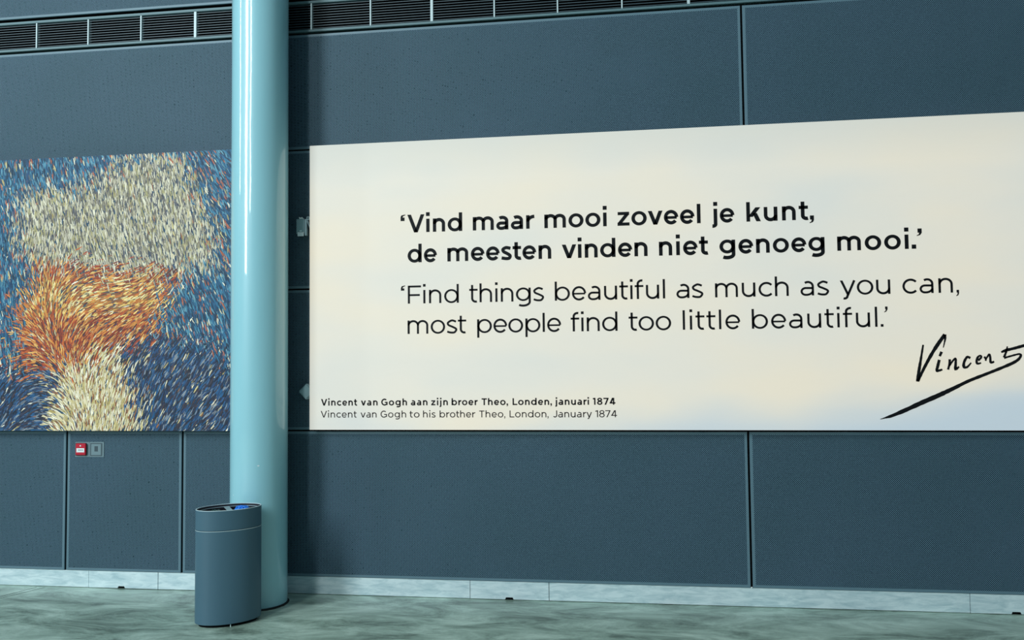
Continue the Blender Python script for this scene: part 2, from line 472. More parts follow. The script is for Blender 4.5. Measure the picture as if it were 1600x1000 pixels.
profile('seam_lip', [(0.0, 0.6105), (-0.0009, 0.6115), (-0.0009, 0.6125), (0.0, 0.6132)], M_bin_rim, False, False)
# inner tray with two half-moon openings and a crossbar
bm = bmesh.new()
def tray_pt(d, t, z, sx=0.0):
    x, y = (BA - d) * cos(t), (BB - d) * sin(t)
    return x, y
n = 96
zt = BH - 0.012
def loc(x, y): return (x * cos(BT) - y * sin(BT), x * sin(BT) + y * cos(BT))
o_ = er(bm, 0.019, zt); i_ = er(bm, 0.0235, zt); o2 = er(bm, 0.019, zt - 0.004); i2 = er(bm, 0.0235, zt - 0.004)
bridge(bm, o_, i_); bridge(bm, o2, o_); bridge(bm, i_, i2); bridge(bm, i2, o2)
for sx in (-1,):
    h = 0.017; yb = BB - 0.0225
    c4 = [(-h, -yb), (h, -yb), (h, yb), (-h, yb)]
    lo = [bm.verts.new((*loc(x, y), zt - 0.0035)) for x, y in c4]; hi = [bm.verts.new((*loc(x, y), zt - 0.0005)) for x, y in c4]
    bm.faces.new(hi); bm.faces.new(lo[::-1])
    for i in range(4): bm.faces.new((lo[i], lo[(i + 1) % 4], hi[(i + 1) % 4], hi[i]))
obj('opening_frame', bm, M_tray, lb)
bm = bmesh.new(); a = er(bm, 0.0068, BH - 0.003); b = er(bm, 0.0072, 0.63); bridge(bm, a, b); bm.faces.new(b)
obj('inner_liner', bm, M_bin_in, lb)
for s in (-1, 1):
    bm = bmesh.new(); x, y = loc(s * 0.10, -0.06)
    bmesh.ops.create_cone(bm, cap_ends=True, segments=16, radius1=0.012, radius2=0.010, depth=0.02, matrix=Matrix.Translation((x, y, 0.010)))
    obj('foot', bm, M_dark_grey, lb)
bm = bmesh.new(); x, y = loc(-0.005, -(BB - 0.012))
bmesh.ops.create_cone(bm, cap_ends=True, segments=12, radius1=0.003, radius2=0.003, depth=0.02, matrix=Matrix.Translation((x, y, 0.010)))
obj('levelling_pin', bm, M_bin_rim, lb)

def bag(name, side, mat, label, ztop):
    o = thing(name, label, 'rubbish bag', (BX, BY, 0.632))
    rnd = random.Random(7 if side > 0 else 9)
    bm = bmesh.new(); nr, na = 8, 28
    prev = None; ctr = loc(side * 0.085, 0)
    for j in range(nr + 1):
        s = 1 - j / nr
        vs = []
        for i in range(na):
            t = 2 * pi * i / na
            x = side * 0.085 + 0.066 * s * cos(t); y = 0.092 * s * sin(t)
            z = (ztop - 0.632) * (1 - s ** 7) + (rnd.uniform(-0.008, 0.010) if 0 < j < nr else 0)
            if j == 0: z = 0.002
            X, Y = loc(x, y)
            if j < nr: vs.append(bm.verts.new((X, Y, max(z, 0.002))))
        if j == nr:
            c = bm.verts.new((*ctr, ztop - 0.632))
            for i in range(na): bm.faces.new((prev[i], prev[(i + 1) % na], c))
        else:
            if prev: bridge(bm, prev, vs)
            else: first = vs
            prev = vs
    bm.faces.new(first[::-1])
    obj('bag_skin', bm, mat, o)
bag('plastic_bag', 1, M_blue, 'crumpled bright blue bag showing in one opening of the litter bin', 0.735)
bag('plastic_bag', -1, M_green, 'dark green bag lying low in the other opening of the litter bin', 0.723)

# ------------------------------------------------------------------ quote banner
FY = -0.087
bn = thing('quote_banner', 'very wide cream textile banner with a two-language quotation in black letters and a signature', 'banner', (0.5, -0.04, 1.2))
BX0, BX1, BZ0, BZ1 = -2.298, 3.35, 1.203, 3.287
bm = bmesh.new()
fx0, fx1, fz0, fz1, ft = BX0 + 0.002 - 0.5, BX1 - 0.002 - 0.5, BZ0 + 0.002 - 1.2, BZ1 - 0.002 - 1.2, 0.03
for a in ((fx0, fx1, fz0, fz0 + ft), (fx0, fx1, fz1 - ft, fz1), (fx0, fx0 + ft, fz0 + ft, fz1 - ft), (fx1 - ft, fx1, fz0 + ft, fz1 - ft)):
    bm_box(bm, a[0], a[1], -0.075 + 0.04, -0.060 + 0.04, a[2], a[3])
for cx in (-2.1, -0.8, 0.5, 1.8, 3.1):
    for cz in (1.24, 3.24):
        bm_box(bm, cx - 0.5 - 0.02, cx - 0.5 + 0.02, -0.060 + 0.04, -0.0005 + 0.04, cz - 1.2 - 0.02, cz - 1.2 + 0.02)
obj('frame', bm, M_white, bn)
bm = bmesh.new(); bm_box(bm, BX0 - 0.5, BX1 - 0.5, FY + 0.04 + 0.001, -0.0745 + 0.04, BZ0 - 1.2, BZ1 - 1.2, 0.0015)
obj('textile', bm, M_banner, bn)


# --- drawn alphabet (geometric sans): every glyph is a list of strokes in em units, w = stem width
CAP, XH, ASC = 0.72, 0.535, 0.745
def arc(cx, cy, rx, ry, a0, a1, n=28):
    return [(cx + rx * cos(radians(a0 + (a1 - a0) * i / n)), cy + ry * sin(radians(a0 + (a1 - a0) * i / n))) for i in range(n + 1)]
def spline(P, n=8):
    Q = [P[0]] + P + [P[-1]]; out = []
    for i in range(1, len(Q) - 2):
        p0, p1, p2, p3 = Q[i - 1:i + 3]
        for k in range(n):
            t = k / n
            out.append(tuple(0.5 * (2 * p1[j] + (p2[j] - p0[j]) * t + (2 * p0[j] - 5 * p1[j] + 4 * p2[j] - p3[j]) * t * t + (3 * p1[j] - p0[j] - 3 * p2[j] + p3[j]) * t ** 3) for j in (0, 1)))
    out.append(P[-1]); return out

def glyph(c, w):
    """-> (width, [('s', pts, width_factor) | ('p', polygon)])"""
    h = w / 2; v = w * 0.9; hv = v / 2; S = []
    st = lambda pts, f=1.0: S.append(('s', pts, f))
    po = lambda pts: S.append(('p', pts))
    bar = lambda x0, x1, y, t=v: po([(x0, y - t / 2), (x1, y - t / 2), (x1, y + t / 2), (x0, y + t / 2)])
    def dg(x0, y0, x1, y1, f=1.0):        # diagonal with level ends, x = left edge at each end
        k = w * f * math.hypot(x1 - x0, y1 - y0) / abs(y1 - y0)
        return k
    def diag(xa, ya, xb, yb, k): po([(xa, ya), (xa + k, ya), (xb + k, yb), (xb, yb)])
    top = XH + 0.010 - hv; bot = -0.010 + hv
    def bowl(x0, x1): S.append(('r', (x0 + x1) / 2, (XH) / 2, (x1 - x0) / 2, XH / 2 + 0.010))
    if c == 'o': W = 0.585; bowl(0, W)
    elif c == 'e':
        W = 0.55; st(arc(W / 2, XH / 2, W / 2 - h, XH / 2 + .01 - hv, 0, 322, 40), 0.96); bar(h, W - h * 0.9, XH / 2 - 0.012 + 0.0, v * 0.86)
    elif c == 'c': W = 0.50; st(arc(0.29, XH / 2, 0.29 - h, XH / 2 + .01 - hv, 42, 318, 40), 0.96)
    elif c in 'dbpq':
        W = 0.59; bowl(0 if c in 'dq' else 0.01, W - (0.01 if c in 'dq' else 0))
        x = W - h if c in 'dq' else h
        st([(x, 0 if c in 'db' else -0.19), (x, ASC if c in 'db' else XH)])
    elif c == 'g':
        W = 0.585; S.append(('r', (W - .01) / 2, XH / 2 + 0.012, (W - .01) / 2, XH / 2 - 0.002)); 
        st([(W - h, XH), (W - h, -0.02)] + arc(W / 2 - .01, -0.02, W / 2 - h + .01, 0.185 - hv, 0, -128, 24)[1:])
    elif c == 'a':
        W = 0.49; x = W - h
        st([(x, 0), (x, XH - 0.19)] + arc(x - 0.175, XH - 0.19, 0.175, 0.20 - hv, 0, 128, 20)[1:], 0.97)
        yb, yt = bot, XH * 0.60 - hv
        st([(x, yt - 0.005)] + [(0.24, yt)] + arc(0.19, (yb + yt) / 2, 0.19 - h, (yt - yb) / 2, 90, 270, 20) + [(0.22, yb)] + arc(0.22, 0.19, x - 0.22, 0.19 - yb, 270, 352, 14), 0.93)
    elif c in 'nhu':
        W = 0.50
        if c == 'u':
            st([(h, XH), (h, 0.22)] + arc(W / 2, 0.22, W / 2 - h, 0.22 - bot, 180, 360, 28)[1:], 0.98); st([(W - h, 0), (W - h, XH)])
        else:
            st([(h, 0), (h, ASC if c == 'h' else XH)])
            st([(h, XH - .22)] + arc(W / 2, XH - 0.22, W / 2 - h, top - XH + .22, 180, 0, 28)[1:] + [(W - h, 0)], 0.98)
    elif c == 'm':
        W = 0.845; st([(h, 0), (h, XH)])
        for x0 in (h, W / 2):
            x1 = x0 + W / 2 - h; r = (x1 - x0) / 2
            st([(x0, XH - .2)] + arc(x0 + r, XH - .2, r, top - XH + .2, 180, 0, 24)[1:] + [(x1, 0)], 0.96)
    elif c == 'r':
        W = 0.325; st([(h, 0), (h, XH)]); st([(h, XH - 0.25)] + arc(W + 0.02, XH - .25, W + .02 - h, top - XH + .25, 180, 94, 20)[1:], 0.98)
    elif c == 's':
        W = 0.435; st(spline([(W - .05, XH - .065 - hv * .3), (W * .70, top - .012), (W * .46, top), (h + .02, XH - .115), (h + .045, XH - .205), (W * .5, XH * .5 + .002), (W - h - .02, XH * .355), (W - h, .125), (W * .74, bot + .012), (W * .5, bot), (W * .27, bot + .014), (.03, .062 + hv * .3)], 6), 0.94)
    elif c == 't':
        W = 0.345; x = 0.075 + h; st([(x, XH + .155), (x, .16)] + arc(x + .135, .16, .135, .16 - bot, 180, 292, 18)[1:]); bar(0, W - .01, XH - hv)
    elif c == 'f':
        W = 0.35; x = 0.075 + h; st([(x, 0), (x, ASC - .165)] + arc(x + .15, ASC - .165, .15, .17 - hv, 180, 78, 18)[1:]); bar(0, W - .02, XH - hv)
    elif c in 'ij':
        W = w * 1.02; o = 0.0
        if c == 'i': st([(W / 2, 0), (W / 2, XH)])
        else:
            o = 0.075
            st([(o + W / 2, XH), (o + W / 2, -0.06)] + arc(o + W / 2 - .11, -0.06, .11, .13 - hv, 0, -96, 16)[1:])
        q = w * 1.12; k = q * .5 if w > .1 else q * .55; W2 = o + W / 2; po([(W2 - k, .72 - k), (W2 + k, .72 - k), (W2 + k, .72 + k), (W2 - k, .72 + k)]); W += o
    elif c == 'l': W = w; st([(h, 0), (h, ASC)])
    elif c == 'k':
        W = 0.53; st([(h, 0), (h, ASC)]); k = w * 1.35
        diag(W - .01 - k, XH, w * .4, .175, k * 1.0); k2 = w * 1.22; diag(W - k2, 0, .225, .315, k2)
    elif c == 'v': W = 0.56; k = w * 1.10; diag(0, XH, W / 2 - k / 2, 0, k); diag(W - k, XH, W / 2 - k / 2, 0, k)
    elif c == 'y':
        W = 0.56; k = w * 1.10; diag(0, XH, W / 2 - k / 2, 0, k)
        a = W - k / 2; b = W / 2 - .005; st([(W - h * 1.08, XH), (W / 2, 0.0), (W / 2 - .025, -.05)] + arc(W / 2 - .125, -.035, .105, .14 - hv, -25, -112, 12))
    elif c == 'z': W = 0.46; bar(.01, W - .01, XH - hv); bar(0, W, hv); k = w * 1.25; diag(.0, v * .8, W - .012 - k, XH - v * .8, k)
    elif c == 'V': W = 0.70; k = w * 1.10; diag(0, CAP, W / 2 - k / 2, 0, k); diag(W - k, CAP, W / 2 - k / 2, 0, k)
    elif c == 'F': W = 0.54; st([(h, 0), (h, CAP)]); bar(h, W, CAP - hv); bar(h, W - .05, CAP * .47)
    elif c == 'L': W = 0.50; st([(h, 0), (h, CAP)]); bar(h, W, hv)
    elif c == 'T': W = 0.57; st([(W / 2, 0), (W / 2, CAP)]); bar(0, W, CAP - hv)
    elif c == 'J': W = 0.46; st([(W - h, CAP), (W - h, .23)] + arc(W / 2 - .0, .23, W / 2 - h, .24 - hv, 0, -145, 24)[1:])
    elif c == 'G':
        W = 0.70; st(arc(0.36, CAP / 2, .36 - h, CAP / 2 + .01 - hv, 48, 305, 44) + [(W - h, .115), (W - h, CAP * .47)]); bar(W * .56, W, CAP * .46)
    elif c == '1': W = 0.27; st([(W - h, 0), (W - h, CAP)]); st([(0.0, CAP - .105), (W - h, CAP - hv * .9)])
    elif c == '8': W = 0.56; S.append(('r', W / 2, .205, W / 2, .215)); S.append(('r', W / 2, CAP - .18, W / 2 - .03, .19))
    elif c == '7': W = 0.54; bar(0, W, CAP - hv); k = w * 1.12; diag(.11, 0, W - k, CAP - v * .6, k)
    elif c == '4': W = 0.60; bar(0, W, .19); st([(W - .12 - h, 0), (W - .12 - h, CAP)]); k = w * 1.3; diag(.0, .17, W - .12 - w - k * .45, CAP, k)
    elif c == '.': W = w * 1.15; po([(0, 0), (W, 0), (W, W), (0, W)])
    elif c == ',': W = w * 1.2; q = w * 1.15; po([(0.012, 0), (q, 0), (q, q), (0.012, q)]); po([(q * .45, 0), (q, 0), (q * .92, -.05), (q * .70, -.10), (.0, -.135), (q * .0 - .005, -.105), (q * .38, -.07)])
    elif c == '’': W = w * 1.3; t = ASC; q = w * 1.15; po([(0.03, t - q), (q + .02, t - q), (q + .02, t), (0.03, t)]); po([(q * .55, t - q), (q + .02, t - q), (q * .95, t - q - .05), (q * .72, t - q - .09), (0.0, t - q - .12), (-.005, t - q - .095), (q * .42, t - q - .06)])
    elif c == '‘': W = w * 1.3; t = CAP + .01; q = w * 1.15; y = t - .115; po([(0, y - q * .9), (q, y - q * .9), (q, y + .0), (0, y + .0)]); po([(q * .5, y), (0, y), (.01, y + .05), (q * .26, y + .09), (W + .01, t + .005), (W + .015, t - .022), (q * .62, y + .05)])
    else: raise ValueError(c)
    return W, S

LOWROUND = set('ocedgq'); ROUNDR = set('obpe')
def bear(c, w):
    if c in 'vyVTk,.’‘7': b = (0.015, 0.015)
    elif c in 'tf': b = (0.02, 0.012)
    elif c == 'r': b = (0.075, 0.005)
    elif c in 'ocebpdqgG8aszJ4': b = (0.045, 0.045)
    else: b = (0.075, 0.075)
    l, r = b
    if c in 'dqga': r = 0.075
    if c in 'bp': l = 0.075
    if c in 'ec': r = 0.03
    if c in 'kLF': l = 0.075; r = 0.02
    if c == 's': l = r = 0.03
    if c == 'j': l, r = 0.0, 0.075
    return l, r

def ribbon(bm, pts, hw, M):
    n = len(pts); L_, R_ = [], []
    for i, p in enumerate(pts):
        a = Vector(pts[max(i - 1, 0)]); b = Vector(pts[min(i + 1, n - 1)]); P = Vector(p)
        d1 = (P - a).normalized() if i else None; d2 = (b - P).normalized() if i < n - 1 else None
        if d1 is None or d1.length == 0: d1 = d2
        if d2 is None or d2.length == 0: d2 = d1
        n1 = Vector((-d1.y, d1.x)); n2 = Vector((-d2.y, d2.x)); m = (n1 + n2)
        m = m.normalized() if m.length > 1e-6 else n1
        hh = hw(i) if callable(hw) else hw
        s = hh / max(m.dot(n1), 0.5)
        L_.append(bm.verts.new(M(P.x + m.x * s, P.y + m.y * s))); R_.append(bm.verts.new(M(P.x - m.x * s, P.y - m.y * s)))
    for i in range(n - 1):
        bm.faces.new((L_[i], R_[i], R_[i + 1], L_[i + 1]))

def add_glyph(bm, S, w, M):
    for s in S:
        if s[0] == 's': ribbon(bm, s[1], w / 2 * s[2], M)
        elif s[0] == 'p': bm.faces.new([bm.verts.new(M(x, y)) for x, y in s[1]])
        else:
            _, cx, cy, rx, ry = s; n = 48; v = w * 0.94
            a = [bm.verts.new(M(cx + rx * cos(2 * pi * i / n), cy + ry * sin(2 * pi * i / n))) for i in range(n)]
            b = [bm.verts.new(M(cx + (rx - w) * cos(2 * pi * i / n), cy + (ry - v * .93) * sin(2 * pi * i / n))) for i in range(n)]
            for i in range(n): bm.faces.new((a[i], a[(i + 1) % n], b[(i + 1) % n], b[i]))

def set_word(bm, word, x0, x1, z, em, w):
    gl = [(c,) + glyph(c, w) for c in word]
    pos = []; x = 0; prev = None
    for c, W, S in gl:
        if prev is not None: x += bear(prev, w)[1] + bear(c, w)[0]
        if c == '’' and prev == '.': x -= 0.01
        pos.append(x); x += W; prev = c
    total = x * em; gap = (x1 - x0) - total; n = len(gl) - 1
    # difference goes half into letter spacing, half into width
    track = 0.0; sx = 1.0
    if n:
        track = max(-0.03, min(0.05, gap / em / n)) * em
        sx = (x1 - x0) / (total + track * n)
    else: sx = (x1 - x0) / total
    for i, (c, W, S) in enumerate(gl):
        ox = x0 + (pos[i] * em + track * i) * sx
        add_glyph(bm, S, w, lambda gx, gy, ox=ox: (ox + gx * em * sx - 0.5, FY - 0.0012 + 0.04, z + gy * em - 1.2))
    return sx

LINES = [
('B', 2.6194, [('‘', -1.6100, -1.5770), ('Vind', -1.5600, -1.1570), ('maar', -1.0800, -0.6380), ('mooi', -0.5670, -0.1300), ('zoveel', -0.0550, 0.5120), ('je', 0.5860, 0.7390), ('kunt,', 0.8180, 1.2620)]), 
('B', 2.4025, [('de', -1.5590, -1.3430), ('meesten', -1.2670, -0.5210), ('vinden', -0.4460, 0.1480), ('niet', 0.2260, 0.5590), ('genoeg', 0.6340, 1.3250), ('mooi.’', 1.4060, 1.9450)]), 
('L', 2.1057, [('‘', -1.6100, -1.5820), ('Find', -1.5590, -1.1860), ('things', -1.1100, -0.5760), ('beautiful', -0.5000, 0.2620), ('as', 0.3380, 0.5190), ('much', 0.5980, 1.0840), ('as', 1.1600, 1.3450), ('you', 1.4160, 1.7360), ('can,', 1.8120, 2.1650)]), 
('L', 1.8880, [('most', -1.5620, -1.1320), ('people', -1.0550, -0.4580), ('find', -0.3910, -0.0670), ('too', 0.0100, 0.2990), ('little', 0.3770, 0.7610), ('beautiful.’', 0.8370, 1.7130)]), 
('B', 1.3775, [('Vincent', -2.2100, -1.9390), ('van', -1.9100, -1.7860), ('Gogh', -1.7590, -1.5690), ('aan', -1.5410, -1.4190), ('zijn', -1.3920, -1.2710), ('broer', -1.2440, -1.0560), ('Theo,', -1.0280, -0.8390), ('Londen,', -0.8070, -0.5300), ('januari', -0.5080, -0.2720), ('1874', -0.2450, -0.0900)]), 
('L', 1.2915, [('Vincent', -2.2120, -1.9420), ('van', -1.9130, -1.7940), ('Gogh', -1.7640, -1.5760), ('to', -1.5510, -1.4780), ('his', -1.4520, -1.3610), ('brother', -1.3310, -1.0740), ('Theo,', -1.0460, -0.8600), ('London,', -0.8290, -0.5550), ('January', -0.5250, -0.2530), ('1874', -0.2290, -0.0810)]),
]
for (wt, z, words), em in zip(LINES, (0.180, 0.180, 0.180, 0.180, 0.0665, 0.0665)):
    w = {'B': 0.136, 'L': 0.085}[wt]
    if em < 0.1: w = {'B': 0.145, 'L': 0.098}[wt]
    for t, a, b in words:
        bm = bmesh.new()
        sx = set_word(bm, t, a, b, z, em, w)
        obj('lettering', bm, M_ink, bn)
SIG = [[(1.93, 1.765, 0.01), (1.914, 1.678, 0.014), (1.897, 1.587, 0.018), (1.887, 1.523, 0.018)], [(1.891, 1.526, 0.014), (1.926, 1.602, 0.016), (1.979, 1.7, 0.019), (2.024, 1.771, 0.022), (2.067, 1.831, 0.019)], [(2.067, 1.831, 0.016), (2.068, 1.805, 0.012), (2.062, 1.775, 0.008), (2.054, 1.744, 0.005)], [(2.043, 1.718, 0.015), (2.03, 1.688, 0.013)], [(2.027, 1.665, 0.017), (2.016, 1.624, 0.016), (2.011, 1.594, 0.018), (2.044, 1.601, 0.01)], [(2.092, 1.668, 0.015), (2.088, 1.634, 0.012), (2.079, 1.6, 0.013)], [(2.087, 1.623, 0.01), (2.11, 1.657, 0.011), (2.128, 1.672, 0.011), (2.127, 1.638, 0.015), (2.126, 1.604, 0.018), (2.148, 1.619, 0.009)], [(2.219, 1.674, 0.015), (2.199, 1.681, 0.014), (2.18, 1.649, 0.015), (2.177, 1.618, 0.017), (2.197, 1.616, 0.013), (2.223, 1.644, 0.007)], [(2.266, 1.657, 0.011), (2.285, 1.678, 0.012), (2.281, 1.69, 0.01), (2.266, 1.681, 0.012), (2.257, 1.659, 0.014), (2.26, 1.638, 0.013), (2.284, 1.642, 0.009)], [(2.304, 1.683, 0.012), (2.313, 1.667, 0.011), (2.311, 1.655, 0.01)], [(2.313, 1.666, 0.01), (2.334, 1.696, 0.012), (2.34, 1.681, 0.013), (2.343, 1.645, 0.015), (2.364, 1.65, 0.01)], [(2.408, 1.71, 0.01), (2.44, 1.723, 0.018), (2.489, 1.735, 0.016), (2.549, 1.752, 0.018), (2.602, 1.767, 0.012)], [(2.447, 1.748, 0.007), (2.44, 1.717, 0.012), (2.424, 1.676, 0.014)], [(2.424, 1.672, 0.011), (2.467, 1.685, 0.011), (2.516, 1.697, 0.011), (2.526, 1.686, 0.015), (2.508, 1.66, 0.016), (2.465, 1.634, 0.018), (2.372, 1.594, 0.017), (2.301, 1.565, 0.018), (2.201, 1.524, 0.018), (2.114, 1.48, 0.023), (2.013, 1.431, 0.026), (1.912, 1.386, 0.026), (1.81, 1.338, 0.024), (1.722, 1.3, 0.019), (1.675, 1.285, 0.008), (1.645, 1.276, 0.002)]]
bm = bmesh.new(); rnd = random.Random(3)
for s in SIG:
    P3 = []
    pts = spline([(a, b) for a, b, c in s], 7) if len(s) > 2 else [(a, b) for a, b, c in s]
    m = len(pts); ws = []
    for i in range(m):
        t = i / (m - 1) * (len(s) - 1); k = min(int(t), len(s) - 2); f = t - k
        ws.append((s[k][2] * (1 - f) + s[k + 1][2] * f) * 0.56 * rnd.uniform(0.90, 1.10))
    ribbon(bm, pts, lambda i: ws[i], lambda x, y: (x - 0.5, FY - 0.0012 + 0.04, y - 1.2))
o = obj('signature', bm, M_ink, bn); o['label'] = 'brushed handwritten signature with a long underline stroke'

# ------------------------------------------------------------------ painterly picture (plain abstract stand-in)
pc = thing('wall_picture', 'large abstract painterly print of dabbed teal, beige, ochre, rust and navy beyond the column', 'picture', (-4.0, -0.04, 1.19))
PX0, PX1, PZ0, PZ1 = -5.35, -2.745, 1.193, 3.290
lbox('frame', PX0 + 0.002, PX1 - 0.002, -0.077, -0.002, PZ0 + 0.002, PZ1 - 0.002, M_dark_grey, pc, 0.002)
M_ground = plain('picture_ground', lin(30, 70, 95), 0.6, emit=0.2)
bm = bmesh.new(); bm_box(bm, PX0 + 4, PX1 + 4, -0.081 + 0.04, -0.0765 + 0.04, PZ0 - 1.19, PZ1 - 1.19)
obj('canvas', bm, M_ground, pc)

def hnoise(x, y, s):
    def r(i, j):
        q = math.sin(i * 127.1 + j * 311.7 + s * 74.7) * 43758.5453; return q - math.floor(q)
    i, j = math.floor(x), math.floor(y); fx, fy = x - i, y - j
    fx = fx * fx * (3 - 2 * fx); fy = fy * fy * (3 - 2 * fy)
    return (r(i, j) * (1 - fx) + r(i + 1, j) * fx) * (1 - fy) + (r(i, j + 1) * (1 - fx) + r(i + 1, j + 1) * fx) * fy
PAL = {
 'teal': [(22, 84, 118), (34, 104, 140), (14, 62, 92), (58, 128, 156), (20, 70, 110), (96, 150, 168), (12, 50, 74), (176, 96, 66)],
 'beige': [(176, 168, 140), (206, 200, 172), (140, 134, 112), (110, 104, 92), (220, 214, 188), (168, 160, 110), (84, 86, 96), (190, 182, 160)],
 'ochre': [(222, 176, 84), (236, 204, 120), (196, 130, 52), (176, 88, 34), (240, 222, 160), (150, 96, 48), (206, 120, 50), (120, 96, 60)],
 'rust': [(168, 66, 26), (196, 96, 38), (130, 44, 22), (214, 140, 60), (96, 40, 28), (186, 112, 60), (150, 60, 30), (224, 170, 90)],
 'navy': [(22, 44, 74), (30, 66, 110), (16, 28, 48), (52, 92, 132), (60, 50, 62), (130, 140, 150), (20, 84, 130), (34, 38, 56)],
 'cream': [(226, 216, 176), (206, 190, 130), (240, 234, 210), (180, 160, 96), (214, 200, 160), (150, 100, 60), (230, 220, 190), (196, 184, 140)],
}
def region(u, v):
    """u across, v down the visible print; soft wandering fields of colour, nothing drawn."""
    wx = u + (hnoise(u * 3.1, v * 3.1, 1) - .5) * .30; wy = v + (hnoise(u * 2.7 + 9, v * 2.7, 2) - .5) * .22
    if wy > 0.80 + 0.05 * sin(wx * 7): return 'cream' if 0.30 < wx < 0.50 else 'navy'
    if wy < 0.40:
        return 'beige' if (0.08 < wx < 0.80 and wy > 0.03 + 0.28 * abs(wx - .42)) else 'teal'
    if 0.16 < wx < 0.66:
        return 'rust' if wy > 0.62 or (wy < 0.47) else 'ochre'
    return 'teal'
rnd = random.Random(11)
verts, faces, cols = [], [], []
W_, H_ = PX1 - PX0, PZ1 - PZ0
order = []
nx, nz = 108, 128
for layer in range(2):
    for i in range(nx):
        for j in range(nz):
            order.append((i + rnd.random(), j + rnd.random(), layer))
rnd.shuffle(order)
for k, (i, j, layer) in enumerate(order):
    x = PX0 + W_ * i / nx; z = PZ0 + H_ * j / nz
    u = (x + 4.80) / 1.92; v = (PZ1 - z) / H_
    reg = region(u + rnd.gauss(0, .035), v + rnd.gauss(0, .03))
    ang = -0.95 + 2.6 * (hnoise(u * 2.2, v * 2.2, 5) - .5) * 1.6
    if reg == 'teal': ang = 2.05 + 0.9 * (hnoise(u * 1.5, v * 1.5, 6) - .5)
    if reg == 'beige': ang = 1.5 + 1.8 * (hnoise(u * 2, v * 2, 7) - .5)
    ang += rnd.uniform(-.22, .22)
    L_ = rnd.uniform(.018, .034); wd = rnd.uniform(.0035, .0062)
    c = rnd.choice(PAL[reg] if rnd.random() < .96 else PAL['cream'])
    if reg == 'teal' and c == (176, 96, 66) and rnd.random() < .35: c = (34, 104, 140)
    g = rnd.uniform(.82, 1.12)
    lc = [min(1, q * g) for q in lin(*c)[:3]]
    dx, dz = cos(ang), sin(ang); bend = rnd.uniform(-.004, .004)
    y = -0.0815 + 0.04 - 0.0022 * (k / len(order))
    ctr = [(-L_, 0, wd * .5), (0, bend, wd), (L_, 0, wd * .45)]
    b0 = len(verts)
    for (s, o_, ww) in ctr:
        for sg in (1, -1):
            px = x + dx * s - dz * (o_ + sg * ww); pz = z + dz * s + dx * (o_ + sg * ww)
            px = min(max(px, PX0), PX1); pz = min(max(pz, PZ0), PZ1)
            verts.append((px + 4.0, y, pz - 1.19))
    faces += [(b0, b0 + 1, b0 + 3, b0 + 2), (b0 + 2, b0 + 3, b0 + 5, b0 + 4)]
    cols += lc + [1.0] + lc + [1.0]
me = bpy.data.meshes.new('paint_dabs'); me.from_pydata(verts, [], faces)
at = me.attributes.new('Col', 'FLOAT_COLOR', 'FACE'); at.data.foreach_set('color', cols)
o = link('paint_dabs', me, [M_dab], pc); o['kind'] = 'stuff'

# ------------------------------------------------------------------ fire alarm call point and its neighbour, on one flush plate
ca = thing('fire_alarm_call_point', 'small red fire alarm call point with a white label, on the lower wall panel', 'fire alarm', (-4.148, -0.004, 1.048))
lbox('mount_plate', -4.206, -4.090, -0.0038, -0.0004, 0.988, 1.102, M_grey_box, ca, 0.001)
lbox('back_box', -4.199, -4.110, -0.014, -0.0042, 0.998, 1.094, M_darkred, ca, 0.003)
bm = bmesh.new(); bm_box(bm, -4.191 + 4.148, -4.106 + 4.148, -0.024 + .004, -0.0142 + .004, 1.004 - 1.048, 1.092 - 1.048, 0.004)
obj('cover', bm, M_red, ca)
lbox('white_label', -4.181, -4.116, -0.0256, -0.0242, 1.025, 1.056, M_white, ca)
for k in range(3):
    lbox('label_mark', -4.164 + k * 0.0135, -4.155 + k * 0.0135, -0.0264, -0.0257, 1.040, 1.0455, M_dark_grey, ca)
bm = bmesh.new(); bmesh.ops.create_cone(bm, cap_ends=True, segments=20, radius1=0.006, radius2=0.005, depth=0.002, matrix=Matrix.Translation((-4.149 + 4.148, -0.0250 + .004, 1.074 - 1.048)) @ Matrix.Rotation(pi / 2, 4, 'X'))
obj('indicator', bm, M_white, ca)
sw = thing('cover_plate', 'flat grey blank cover plate with a dark key slot beside the red call point', 'wall plate', (-4.03, -0.004, 1.045))
lbox('mount_plate', -4.0895, -3.968, -0.0038, -0.0004, 0.988, 1.102, M_grey_box, sw, 0.001)
bm = bmesh.new(); o3 = (-4.03, -0.004, 1.045)
def frame_ring(x0, x1, z0, z1, t, y0, y1):
    for a in ((x0, x1, z0, z0 + t), (x0, x1, z1 - t, z1), (x0, x0 + t, z0 + t, z1 - t), (x1 - t, x1, z0 + t, z1 - t)):
        bm_box(bm, a[0] - o3[0], a[1] - o3[0], y0 - o3[1], y1 - o3[1], a[2] - o3[2], a[3] - o3[2])
frame_ring(-4.080, -3.982, 0.996, 1.093, 0.005, -0.0052, -0.0039)
obj('raised_edge', bm, M_dark_grey, sw)
lbox('face', -4.072, -3.990, -0.007, -0.0039, 1.003, 1.086, M_grey_box, sw, 0.001)
lbox('key_slot', -4.044, -4.016, -0.0078, -0.0071, 1.030, 1.070, M_dark_grey, sw)

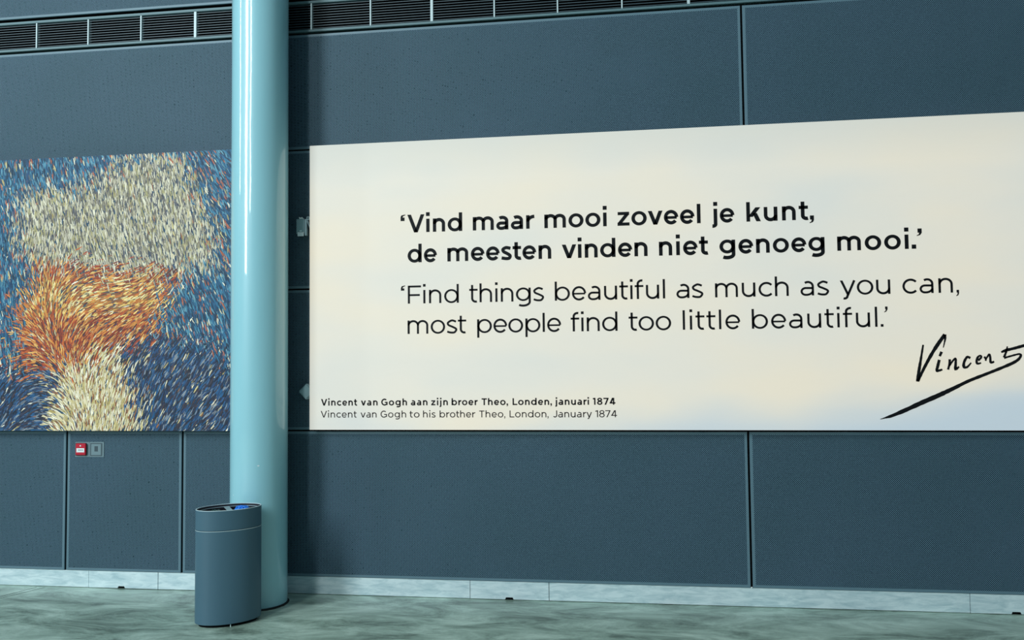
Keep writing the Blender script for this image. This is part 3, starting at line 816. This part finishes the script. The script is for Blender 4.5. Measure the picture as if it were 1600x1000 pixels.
# ------------------------------------------------------------------ detector on a bracket at the banner's upper edge end
dt = thing('motion_detector', 'small grey motion detector with a pale window, hanging from a bracket at the banner edge', 'sensor', (-2.36, -0.045, 2.69))
lbox('housing', -2.413, -2.350, -0.056, -0.020, 2.640, 2.752, M_shell, dt, 0.003)
lbox('side_cheek', -2.3495, -2.334, -0.052, -0.024, 2.628, 2.750, M_shell, dt, 0.002)
lbox('lens_window', -2.403, -2.353, -0.0595, -0.0565, 2.622, 2.655, plain('pale_blue_window', lin(250, 254, 255), 0.25), dt, 0.002)
bm = bmesh.new(); bmesh.ops.create_uvsphere(bm, u_segments=16, v_segments=10, radius=0.009, matrix=Matrix.Translation((-2.378 + 2.36, -0.0565 + .045, 2.663 - 2.69)) @ Matrix.Diagonal((1.2, .5, .7, 1)))
obj('lens', bm, M_bin_rim, dt, True)
bm = bmesh.new()
pr = [(-2.392, 2.7535), (-2.396, 2.769), (-2.384, 2.763), (-2.372, 2.767), (-2.358, 2.7535)]
f = [bm.verts.new((x + 2.36, -0.050 + .045, z - 2.69)) for x, z in pr]; b = [bm.verts.new((x + 2.36, -0.034 + .045, z - 2.69)) for x, z in pr]
bm.faces.new(f); bm.faces.new(b[::-1])
for i in range(5): bm.faces.new((f[i], f[(i + 1) % 5], b[(i + 1) % 5], b[i]))
bmesh.ops.triangulate(bm, faces=[x for x in bm.faces if len(x.verts) > 4])
obj('latch', bm, M_white, dt)
bm = bmesh.new()
bm_box(bm, -2.336 + 2.36, -2.288 + 2.36, -0.052 + .045, -0.044 + .045, 2.745 - 2.69, 2.768 - 2.69, 0.002)
obj('bracket_arm', bm, M_shell, dt)
bm = bmesh.new()
pr = [(-2.340, 2.745), (-2.326, 2.745), (-2.304, 2.682), (-2.312, 2.680)]
f = [bm.verts.new((x + 2.36, -0.050 + .045, z - 2.69)) for x, z in pr]; b = [bm.verts.new((x + 2.36, -0.001 + .045, z - 2.69)) for x, z in pr]
bm.faces.new(f); bm.faces.new(b[::-1])
for i in range(4): bm.faces.new((f[i], f[(i + 1) % 4], b[(i + 1) % 4], b[i]))
obj('strut', bm, M_grey_box, dt)
bm = bmesh.new(); bmesh.ops.create_cone(bm, cap_ends=True, segments=14, radius1=0.005, radius2=0.005, depth=0.002, matrix=Matrix.Translation((-2.324 + 2.36, -0.0528 + .045, 2.757 - 2.69)) @ Matrix.Rotation(pi / 2, 4, 'X'))
obj('bolt', bm, M_black, dt)

# ------------------------------------------------------------------ tilted square box half behind the banner's lower corner
tb = thing('junction_box', 'tilted square grey box poking out from behind the lower corner of the banner', 'junction box', (-2.335, 0.0, 1.478))
bm = bmesh.new(); bm_box(bm, -0.044, 0.044, -0.052, -0.0005, -0.044, 0.044, 0.006)
bmesh.ops.rotate(bm, cent=(0, 0, 0), matrix=Matrix.Rotation(radians(47), 3, 'Y'), verts=bm.verts[:])
obj('housing', bm, M_shell, tb)
bm = bmesh.new(); bm_box(bm, -0.036, 0.036, -0.055, -0.0522, -0.036, 0.036, 0.001)
bmesh.ops.rotate(bm, cent=(0, 0, 0), matrix=Matrix.Rotation(radians(47), 3, 'Y'), verts=bm.verts[:])
obj('lid', bm, M_shell, tb)
